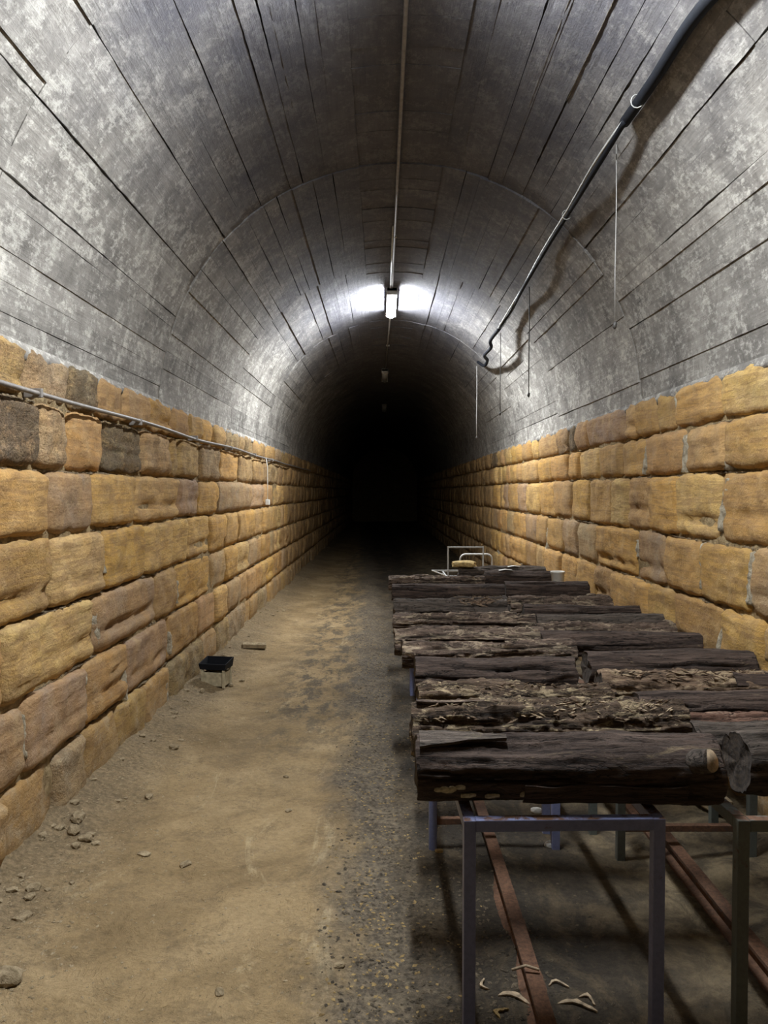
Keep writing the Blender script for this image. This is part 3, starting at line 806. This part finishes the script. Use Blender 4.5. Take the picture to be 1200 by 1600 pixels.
def splinters(parent, L, rad, n, mat, seed, tmin=-.45, tmax=.45, size=1.0):
    """loose flakes and fibres of bark lying on a log"""
    rnd = random.Random(seed); vs, fs = [], []
    for q in range(n):
        s = rnd.uniform(tmin, tmax)*L; a = rnd.uniform(.15, 2.6); c = Vector((s, math.cos(a)*rad*1.02, math.sin(a)*rad*.95+.002))
        nrm = Vector((0, math.cos(a), math.sin(a))); d = Vector((rnd.uniform(.5, 1)*rnd.choice((-1, 1)), rnd.uniform(-.6, .6), rnd.uniform(-.4, .4))); d = (d-nrm*d.dot(nrm)).normalized()
        w_ = nrm.cross(d); l = rnd.uniform(.01, .045)*size; wd = rnd.uniform(.0015, .007)*size; lift = rnd.uniform(.003, .016)*size
        b = len(vs)
        vs += [c-d*l-nrm*.004, c-w_*wd+nrm*.004, c+w_*wd+nrm*.004, c+d*l+nrm*lift, c-w_*wd*.6-nrm*.004, c+w_*wd*.6-nrm*.004]
        fs += [(b, b+1, b+2), (b+1, b+3, b+2), (b, b+4, b+1), (b+4, b+3, b+1), (b, b+2, b+5), (b+5, b+2, b+3), (b, b+5, b+4), (b+4, b+5, b+3)]
    o = obj('bark_fibres', mesh('bark_fibres', vs, fs, mat), parent); o['kind'] = 'stuff'
    return o
def slab(parent, L, rad, s0, s1, a0, a1, th, mat, seed, lift=.01, name='loose_bark', taper=0.0):
    """a curved plate of bark part-lifted off the log"""
    n, m_ = 22, 7; vs = []
    for lay in (0, 1):
        for j in range(n+1):
            for i in range(m_+1):
                t = j/n; u = i/m_
                s = (s0+(s1-s0)*t)*L; w0 = .25*nz(s*9, seed)
                a = (a0+a1)/2+(a1-a0)*(1-taper*t)*(u-.5+(w0 if i in (0, m_) else 0)*.5)
                rr = rad+lift*(.3+abs(2*u-1))*(.6+.5*nz(s*6, seed))+.004*fbm(s*14, a*6, seed, 2)+(th if lay else 0)
                vs.append((s, math.cos(a)*rr, math.sin(a)*rr*.93))
    k = (n+1)*(m_+1); fs = []
    for j in range(n):
        for i in range(m_):
            a = j*(m_+1)+i; fs.append((a, a+m_+1, a+m_+2, a+1)); fs.append((k+a, k+a+1, k+a+m_+2, k+a+m_+1))
    for j in range(n):
        for i in (0, m_):
            a = j*(m_+1)+i; fs.append((a, a+m_+1, k+a+m_+1, k+a) if i else (a, k+a, k+a+m_+1, a+m_+1))
    for i in range(m_):
        for j in (0, n):
            a = j*(m_+1)+i; fs.append((a, k+a, k+a+1, a+1) if j else (a, a+1, k+a+1, k+a))
    return obj(name, mesh(name, vs, fs, mat, False), parent)

# left row, front to back
g, L, R_ = log(650, 1112, 1156, .225, 'dark', 'big dark log at the very front of the left rack, cracked bark', fissures=6, lump=.7, res=1.25, yaw=-.012, taper=.10, roll=.004, oval=.96)
slab(g, L, R_, -.49, -.20, 1.5, 2.2, .014, M_BARK['grey'], 4.2, .006, 'loose_bark', .8)
FUNGUS = [(-.43, 3.5), (-.41, 3.47), (-.40, 3.54), (-.385, 3.46), (-.36, 3.40), (-.335, 3.74), (-.32, 3.70), (-.26, 3.76), (-.25, 3.73), (-.15, 3.66), (-.145, 3.62), (-.09, 3.78), (-.075, 3.80), (-.01, 3.74), (.02, 3.78)]
slab(g, L, R_, -.15, .38, 3.3, 4.1, .006, M_BARK['dark'], 8.2, .003, 'loose_bark')
fungus_on(g, L, R_)
# pale-cut branch stub at its right end
st = tube('branch_stub', [(L*.5-.10, -.070, .035), (L*.5-.085, -.10, .058), (L*.5-.06, -.130, .072)], [.044, .040, .037], M_BARK['grey'], 16, g)
o = tube('stub_face', [(L*.5-.061, -.1285, .0715), (L*.5-.059, -.1315, .073)], [.036, .035], M_PALECUT, 16, st); o['label'] = 'pale sawn face of the branch stub'
g, L, R_ = log(642, 1068, 1090, .215, 'rotten', 'thick mossy flaking log directly behind the front left log', fissures=5, lump=.8, res=1.2, yaw=.01, taper=-.04, Y=2.98)
splinters(g, L, R_, 240, M_BARK['tan'], 5, size=.7); splinters(g, L, R_, 90, M_PALECUT, 6, -.1, .45, .5)
slab(g, L, R_, -.48, -.1, .9, 1.7, .008, M_BARK['split'], 2.2, .006)
g, L, R_ = log(652, 952, 1066, .17, 'rotten', 'crumbling pale topped log third in the left row', fissures=3, lump=.8, yaw=-.01, Y=3.42)
splinters(g, L, R_, 150, M_BARK['tan'], 15, size=.6)
log(648, 895, 1030, .20, 'dark', 'short brown log with a dip in its middle, fourth in the left row', fissures=4, bow=-.12, taper=.05, lump=.7)
g, L, R_ = log(628, 898, 1004, .165, 'split', 'deeply split log with pale fissures, fifth in the left row', fissures=9, lump=.8)
slab(g, L, R_, -.48, .1, .8, 1.5, .008, M_BARK['split'], 3.1, .008)
log(616, 850, 985, .17, 'split', 'weathered grey brown log behind the deeply split one', fissures=7, lump=.7, yaw=.02)
log(614, 836, 962, .15, 'split', 'ragged log with a black hollow on top, left row', fissures=6, lump=.9, yaw=-.03)
g, L, R_ = log(615, 790, 937, .185, 'grey', 'log with a torn flared right end, left row', fissures=5, lump=.8, flare=.35, yaw=.02)
splinters(g, L, R_, 120, M_BARK['tan'], 25, .1, .5, 1.8)
log(612, 790, 914, .165, 'dark', 'smooth chocolate brown log, second from the back of the left row', fissures=1, lump=.5)
log(607, 757, 902, .15, 'split', 'rearmost log of the left row by the white metal frame', fissures=5, lump=.8, yaw=-.02)
# right row
log(1146, 1420, 1172, .21, 'grey', 'log with a dark rotten end face at the right front corner', fissures=2, lump=.6, res=1.1, Y=2.62, oval=.98, yaw=.07)
log(1080, 1365, 1140, .165, 'grey', 'plain grey log just behind the right front corner log', fissures=2, lump=.5, Y=2.89)
log(1060, 1330, 1127, .14, 'pink', 'reddish brown log mostly hidden behind the plain grey one', fissures=2, lump=.6, Y=3.08)
log(992, 1290, 1088, .175, 'dark', 'smooth dark log lying askew across the right rack', fissures=1, lump=.4, yaw=.03, taper=.12, Y=3.30)
g, L, R_ = log(936, 1236, 1055, .18, 'tan', 'light brown log with a black cavity, right row', fissures=5, lump=.9, yaw=-.01)
slab(g, L, R_, .18, .42, 1.9, 2.7, .012, M_BARK['dark'], 3.3, .004, 'charred_cavity')
splinters(g, L, R_, 120, M_BARK['tan'], 31)
log(915, 1173, 1020, .195, 'dark', 'smooth black brown log ending against the right wall', fissures=1, lump=.35)
log(846, 1090, 990, .165, 'dark', 'dark knotty log behind the smooth black brown one', fissures=3, lump=.7, yaw=-.04)
log(838, 1052, 977, .14, 'split', 'thin splintered dark log with a pale broken patch, right row', fissures=5, lump=.9, yaw=-.02)
log(838, 1036, 962, .165, 'grey', 'slim even dark grey log midway along the right row', fissures=1, lump=.45)
log(818, 1006, 948, .15, 'dark', 'dark log with a knob on its left end, right row', fissures=2, lump=.8, yaw=-.03, taper=-.2)
log(795, 954, 934, .17, 'split', 'rough brown log, fourth from the back of the right row', fissures=5, lump=.9)
log(788, 918, 910, .20, 'dark', 'thick dark log third from the back of the right row', fissures=2, lump=.6)
log(756, 869, 888, .19, 'dark', 'smooth rounded dark log near the white bucket', fissures=1, lump=.35, Y=8.25)
log(716, 852, 879, .17, 'grey', 'farthest log, its left end broken and yellow', fissures=4, lump=.9, Y=8.85)

# yellow broken end and white labels on the far logs
p = at_y(728, 886, 8.62)
M_YEL = mat_plain('yellow_rotten_wood', (.42, .30, .12), .85, 0, .5, 30)
o = lumpy('bark_scrap', .11, M_YEL, 3.3, 1.5, .7, .42, loc=(p.x, 8.80, .92)); tag(o, 'yellow crumbling scrap of wood on the farthest log', 'wood scrap')
for px, py, Y, zz, lb in ((789, 891, 8.25, .905, 'white curl of paper on the smooth rounded log near the bucket'), (802, 881.5, 8.85, .885, 'white paper scrap lying on the farthest log')):
    q = at_y(px, py, Y)
    vs = [(-.07, -.02, 0), (0, -.028, .012), (.075, -.02, .004), (.075, .022, .004), (0, .028, .014), (-.07, .02, .003)]
    vs += [(a, b, c-.003) for a, b, c in vs]
    o = obj('paper_scrap', mesh('paper_scrap', vs, [(0, 1, 4, 5), (1, 2, 3, 4), (6, 11, 10, 7), (7, 10, 9, 8), (0, 6, 7, 1), (1, 7, 8, 2), (2, 8, 9, 3), (3, 9, 10, 4), (4, 10, 11, 5), (5, 11, 6, 0)], M_WHITE), None, (q.x, Y-.02, zz))
    tag(o, lb, 'paper')

# white bucket at the back of the right row
def lathe(name, prof, mat, seg=24, parent=None, loc=None):
    vs, fs = [], []
    for r_, z in prof:
        for k in range(seg): a = 2*PI*k/seg; vs.append((r_*math.cos(a), r_*math.sin(a), z))
    for j in range(len(prof)-1):
        for k in range(seg): k2 = (k+1) % seg; fs.append((j*seg+k, j*seg+k2, (j+1)*seg+k2, (j+1)*seg+k))
    fs.append(tuple(range(seg-1, -1, -1)))
    return obj(name, mesh(name, vs, fs, mat, True), parent, loc)
b = empty('white_bucket', (1.80, 7.86, TOPZ)); b.name = 'bucket'
tag(b, 'small white plastic bucket on the right rack against the stone wall', 'bucket')
lathe('pail', [(.050, 0), (.053, .003), (.068, .20), (.073, .202), (.073, .214), (.067, .214), (.062, .20), (.048, .008), (.001, .008)], M_WHITE, 24, b)
tube('wire_handle', [(.073*math.cos(a), .073*math.sin(a)*.35-.03*math.sin(a),   .205-.05*math.sin(a)) for a in [PI*i/12 for i in range(13)]], .0025, M_ALU, 6, b)

# pale tubular trolley frame beyond the left row
YT = 9.15
p = at_y(700, 896, YT); 
t = empty('metal_trolley', (p.x, YT, 0)); tag(t, 'pale metal trolley frame with an upright square hoop behind the left logs', 'trolley')
zt = at_y(700, 855, YT).z; zd = at_y(700, 898, YT).z; xr = at_y(755, 855, YT).x-p.x
s = .017
sq('upright', (0, 0, zd-.03), (0, 0, zt-s/2), s, M_ALU, t); sq('upright', (xr, 0, zd-.03), (xr, 0, zt-s/2), s, M_ALU, t)
sq('hoop_bar', (-s/2, 0, zt), (xr+s/2, 0, zt), s, M_ALU, t)
zd -= .02
for y in (0, .55): sq('deck_bar', (-.02, y, zd), (xr+.02, y, zd), s, M_ALU, t)
for x in (-.02, xr+.02): sq('deck_bar', (x, 0, zd), (x, .55, zd), s, M_ALU, t)
sq('brace', (0, .0, zd), (-.16, .5, zd+.02), s*.8, M_ALU, t); sq('deck_bar', (-.16, .5, zd+.02), (.2, .5, zd+.02), s*.8, M_ALU, t)
for x, y in ((0, 0), (xr, 0), (0, .55), (xr, .55)): sq('leg', (x, y, .02), (x, y, zd-.01), s, M_ALU, t)
YH = 10.2
p = at_y(719, 884, YH); q = at_y(769, 866, YH); wv = q.x-p.x; zt = q.z
t = empty('metal_hoop', (p.x, YH, 0)); tag(t, 'round cornered bent tube frame behind the farthest log', 'metal frame')
pts = [(0, 0, 0.02), (0, 0, zt-.07)] + [(.07-.07*math.cos(a), 0, zt-.07+.07*math.sin(a)) for a in (.4, .8, 1.2, PI/2)] + [(wv-.07+.07*math.sin(a), 0, zt-.07+.07*math.cos(a)) for a in (0, .4, .8, 1.2, PI/2)] + [(wv, 0, 0.02)]
tube('hoop', pts, .013, M_ALU, 8, t)
tube('crossbar', [(0, 0, .5), (wv, 0, .5)], .011, M_ALU, 8, t)

# ================================================================== THINGS ON THE FLOOR
def fl(px, py):
    p = at_z(px, py, .0)
    for _ in range(3): p = at_z(px, py, floor_h(p.x, p.y))
    return p
# battered tub by the left wall
p = fl(337, 1073)
t = empty('plastic_tub', (p.x-.01, p.y+.08, floor_h(p.x, p.y)-.01), -.18); tag(t, 'battered cream tub with a black basin beside the left wall', 'tub')
M_CREAM = mat_plain('dirty_cream_plastic', (.40, .34, .22), .7, 0, .3, 25)
for x0, x1, y0, y1 in ((-.09, .09, -.075, -.062), (-.09, .09, .062, .075)): obj('side_panel', box_mesh('side_panel', x0, x1, y0, y1, .012, .135, M_CREAM, .004), t)
for x0, x1 in ((-.10, -.088), (.088, .10)): obj('side_panel', box_mesh('side_panel', x0, x1, -.07, .07, .012, .135, M_CREAM, .004), t)
for x in (-.10, .10):
    for y in (-.078, .078): obj('corner_post', box_mesh('corner_post', x-.012, x+.012, y-.012, y+.012, 0, .16, M_CREAM, .005), t)
vs = []; prof = ((.118, .165), (.128, .215), (.118, .215), (.10, .165), (.07, .150))
for k, (r_, z) in enumerate(prof):
    for sx, sy in ((-1, -1), (1, -1), (1, 1), (-1, 1)): vs.append((sx*r_, sy*r_*.78, z + (.03 if sy > 0 and k in (1, 2) else 0)))
fs = [(j*4+k, j*4+(k+1) % 4, (j+1)*4+(k+1) % 4, (j+1)*4+k) for j in range(4) for k in range(4)]+[(19, 18, 17, 16), (0, 3, 2, 1)]
obj('black_basin', mesh('black_basin', vs, fs, M_BLACK), t)
# flat stone slab by the wall, propped
p = fl(396, 1014)
o = obj('stone_slab', box_mesh('stone_slab', -.13, .13, -.07, .07, 0, .045, M_ROCK, .008), None, (p.x, p.y+.05, floor_h(p.x, p.y)+.008)); o.rotation_euler = (0, .05, .2)
tag(o, 'flat pale stone slab lying near the left wall beyond the tub', 'stone')
# single stones that stand out
ST = [(8, 1532, .062, 'largest pale rock at the bottom left corner of the floor', .5),
      (35, 1435, .04, 'brown stone on the floor at the left edge, above the corner rock', .5),
      (225, 1335, .035, 'flat brown clod alone on the open dirt, lower left', .25),
      (290, 1352, .03, 'dark stone chip beside the pale streaked patch of dirt', .5),
      (115, 1300, .045, 'pale grey rock at the foot of the left wall', .6),
      (133, 1312, .035, 'tan stone touching the pale grey rock by the left wall', .6),
      (122, 1278, .05, 'dusty brown lump tight against the left wall base', .6),
      (272, 1170, .035, 'pale knobbly stone out from the left wall', .7),
      (240, 1158, .02, 'tiny white stone close to the left wall', .7),
      (360, 1072, .035, 'pale stone just right of the battered tub', .7),
      (378, 1065, .025, 'small white stone further right of the battered tub', .7),
      (316, 1078, .032, 'greyish stone just left of the battered tub', .7),
      (350, 1026, .035, 'stone between the battered tub and the flat slab', .6),
      (417, 1113, .018, 'small stone in the middle of the path, farther one', .6),
      (447, 1215, .018, 'single pebble on the path centre', .6),
      (451, 1268, .020, 'brown pebble on the path just below the single one', .6),
      (343, 1552, .022, 'cream pebble low in the middle of the dirt path', .5),
      (530, 1510, .022, 'yellowish pebble at the edge of the dark gravel', .5)]
for i, (px, py, r_, lb, sz) in enumerate(ST):
    p = fl(px, py); o = lumpy('rock' if r_ > .03 else 'pebble', r_*.85, M_ROCK, i*3.1, 1.35, .9, sz, loc=(p.x, p.y, floor_h(p.x, p.y)+r_*sz*.45), rz=i*1.3)
    tag(o, lb, 'stone')
rnd = random.Random(11)
for i in range(46):     # rubble along the left wall foot
    y = 2.9*math.exp(rnd.random()*1.35); x = -1.70+abs(rnd.gauss(0, .13))+.02; r_ = rnd.uniform(.010, .030)
    o = lumpy('stone_chip', r_, M_ROCK, i*2.3, 1.3, 1, .6, loc=(x, y, floor_h(x, y)+r_*.22), rz=i, sub=1)
    tag(o, 'small stone chip among rubble along the foot of the left wall', 'stone', 'stone chips along the foot of the left wall')
def scatter(name, n, fx, fy, size, mat, label, flat=.5, seed=5, cat='gravel'):
    rnd = random.Random(seed); vs, fs = [], []
    for q in range(n):
        y = fy(rnd); x = fx(rnd, y); s_ = rnd.uniform(*size); z = floor_h(x, y)+s_*flat*.2
        a = rnd.uniform(0, PI); ca, sa = math.cos(a), math.sin(a); b = len(vs); e = rnd.uniform(1, 1.9)
        for (u, v, w_) in ((1, 0, 0), (0, 1, .1), (-1, 0, 0), (0, -1, .1), (.1, .1, 1), (0, 0, -1)):
            u *= e*rnd.uniform(.7, 1.2); v *= rnd.uniform(.6, 1.2)
            vs.append((x+(u*ca-v*sa)*s_, y+(u*sa+v*ca)*s_, z+w_*s_*flat))
        fs += [(b, b+1, b+4), (b+1, b+2, b+4), (b+2, b+3, b+4), (b+3, b, b+4), (b+1, b, b+5), (b+2, b+1, b+5), (b+3, b+2, b+5), (b, b+3, b+5)]
    return tag(obj(name, mesh(name, vs, fs, mat)), label, cat, kind='stuff')
ry = lambda r: 1.6*math.exp(r.random()*1.9)
scatter('gravel', 5200, lambda r, y: r.uniform(-.22, .42)-.02*y+abs(r.gauss(0, .25)), ry, (.003, .010), M_CHIPS, 'loose dark gravel strip on the ground beside the racks')
scatter('wood_chips', 1700, lambda r, y: .02-.012*y+r.gauss(0, .13), ry, (.003, .009), M_WCHIP, 'yellow wood chips scattered over the dark gravel strip', .25, 6, 'wood chips')
scatter('grit', 2600, lambda r, y: -1.66+abs(r.gauss(0, .28)), ry, (.002, .009), M_ROCK, 'fine grit and crumbs along the left wall', .5, 7, 'grit')
scatter('path_grit', 1500, lambda r, y: r.uniform(-1.4, -.2), ry, (.002, .0065), M_ROCK, 'sparse grit on the dirt path', .5, 9, 'grit')
# wood shavings and litter under the front rack
def sliver(px, py, ln, wd, rz, label, mat, arch=.006):
    p = fl(px, py); n = 8; vs = []
    for j in range(n+1):
        t = j/n; u = (t-.5)*ln; ww = wd*(1-(2*t-1)**2)**.5+.001; z = arch*math.sin(t*PI)+.004
        sw = .018*math.sin(t*PI*1.3)+.006*nz(t*4, px); j1 = .7*ww*nz(t*9, px); j2 = .7*ww*nz(t*9, px+5)
        vs += [(u, sw-ww+j1, z), (u, sw+ww+j2, z+.002), (u, sw+ww+j2, z-.004), (u, sw-ww+j1, z-.005)]
    fs = [(j*4+k, j*4+(k+1) % 4, (j+1)*4+(k+1) % 4, (j+1)*4+k) for j in range(n) for k in range(4)]
    o = obj('wood_shaving', mesh('wood_shaving', vs, fs, mat), None, (p.x, p.y, floor_h(p.x, p.y)+.001)); o.rotation_euler = (0, 0, rz)
    tag(o, label, 'wood shaving')
sliver(803, 1562, .11, .009, -.3, 'broad curled wood shaving beside the rusty rail', M_PALECUT)
sliver(902, 1574, .13, .007, -.2, 'long wood shaving under the front rack, right of the rail', M_PALECUT)
sliver(785, 1585, .06, .007, 1.2, 'short yellow shaving left of the rusty rail', M_WCHIP)
sliver(758, 1540, .06, .005, 2.0, 'thin upright sliver near the front rack leg', M_PALECUT)
sliver(872, 1541, .07, .004, .1, 'thin pale sliver behind the long shaving', M_PALECUT)
sliver(918, 1564, .06, .005, -.5, 'small shaving touching the long one under the rack', M_PALECUT)
p = at_z(822, 1514, .075); o = tube('twig', [(-.05, 0, .0), (0, .005, .012), (.045, -.004, .002)], .005, M_PALECUT, 6); o.location = (p.x, p.y, .072); tag(o, 'pale twig lying across the left rusty rail', 'twig')
for px, py, r_, lb in ((862, 1322, .035, 'crumpled white foil on the ground behind the front rack'), (838, 1268, .03, 'white paper scrap seen above the front rack rail'), (686, 1331, .02, 'orange brown leaf scrap by the rear left rack leg')):
    p = fl(px, py); o = lumpy('litter', r_, M_WHITE if 'white' in lb else M_WCHIP, px*.1, 1.2, .7, .6, loc=(p.x, p.y, floor_h(p.x, p.y)+r_*.2)); tag(o, lb, 'litter')
p = fl(1128, 1290); o = lumpy('timber_lump', .10, M_ROCK, 6.2, .7, 1.6, .6, loc=(p.x+.02, p.y+.2, floor_h(p.x, p.y)+.06), rz=.4); tag(o, 'yellow brown timber lump on the ground between the racks', 'wood scrap')
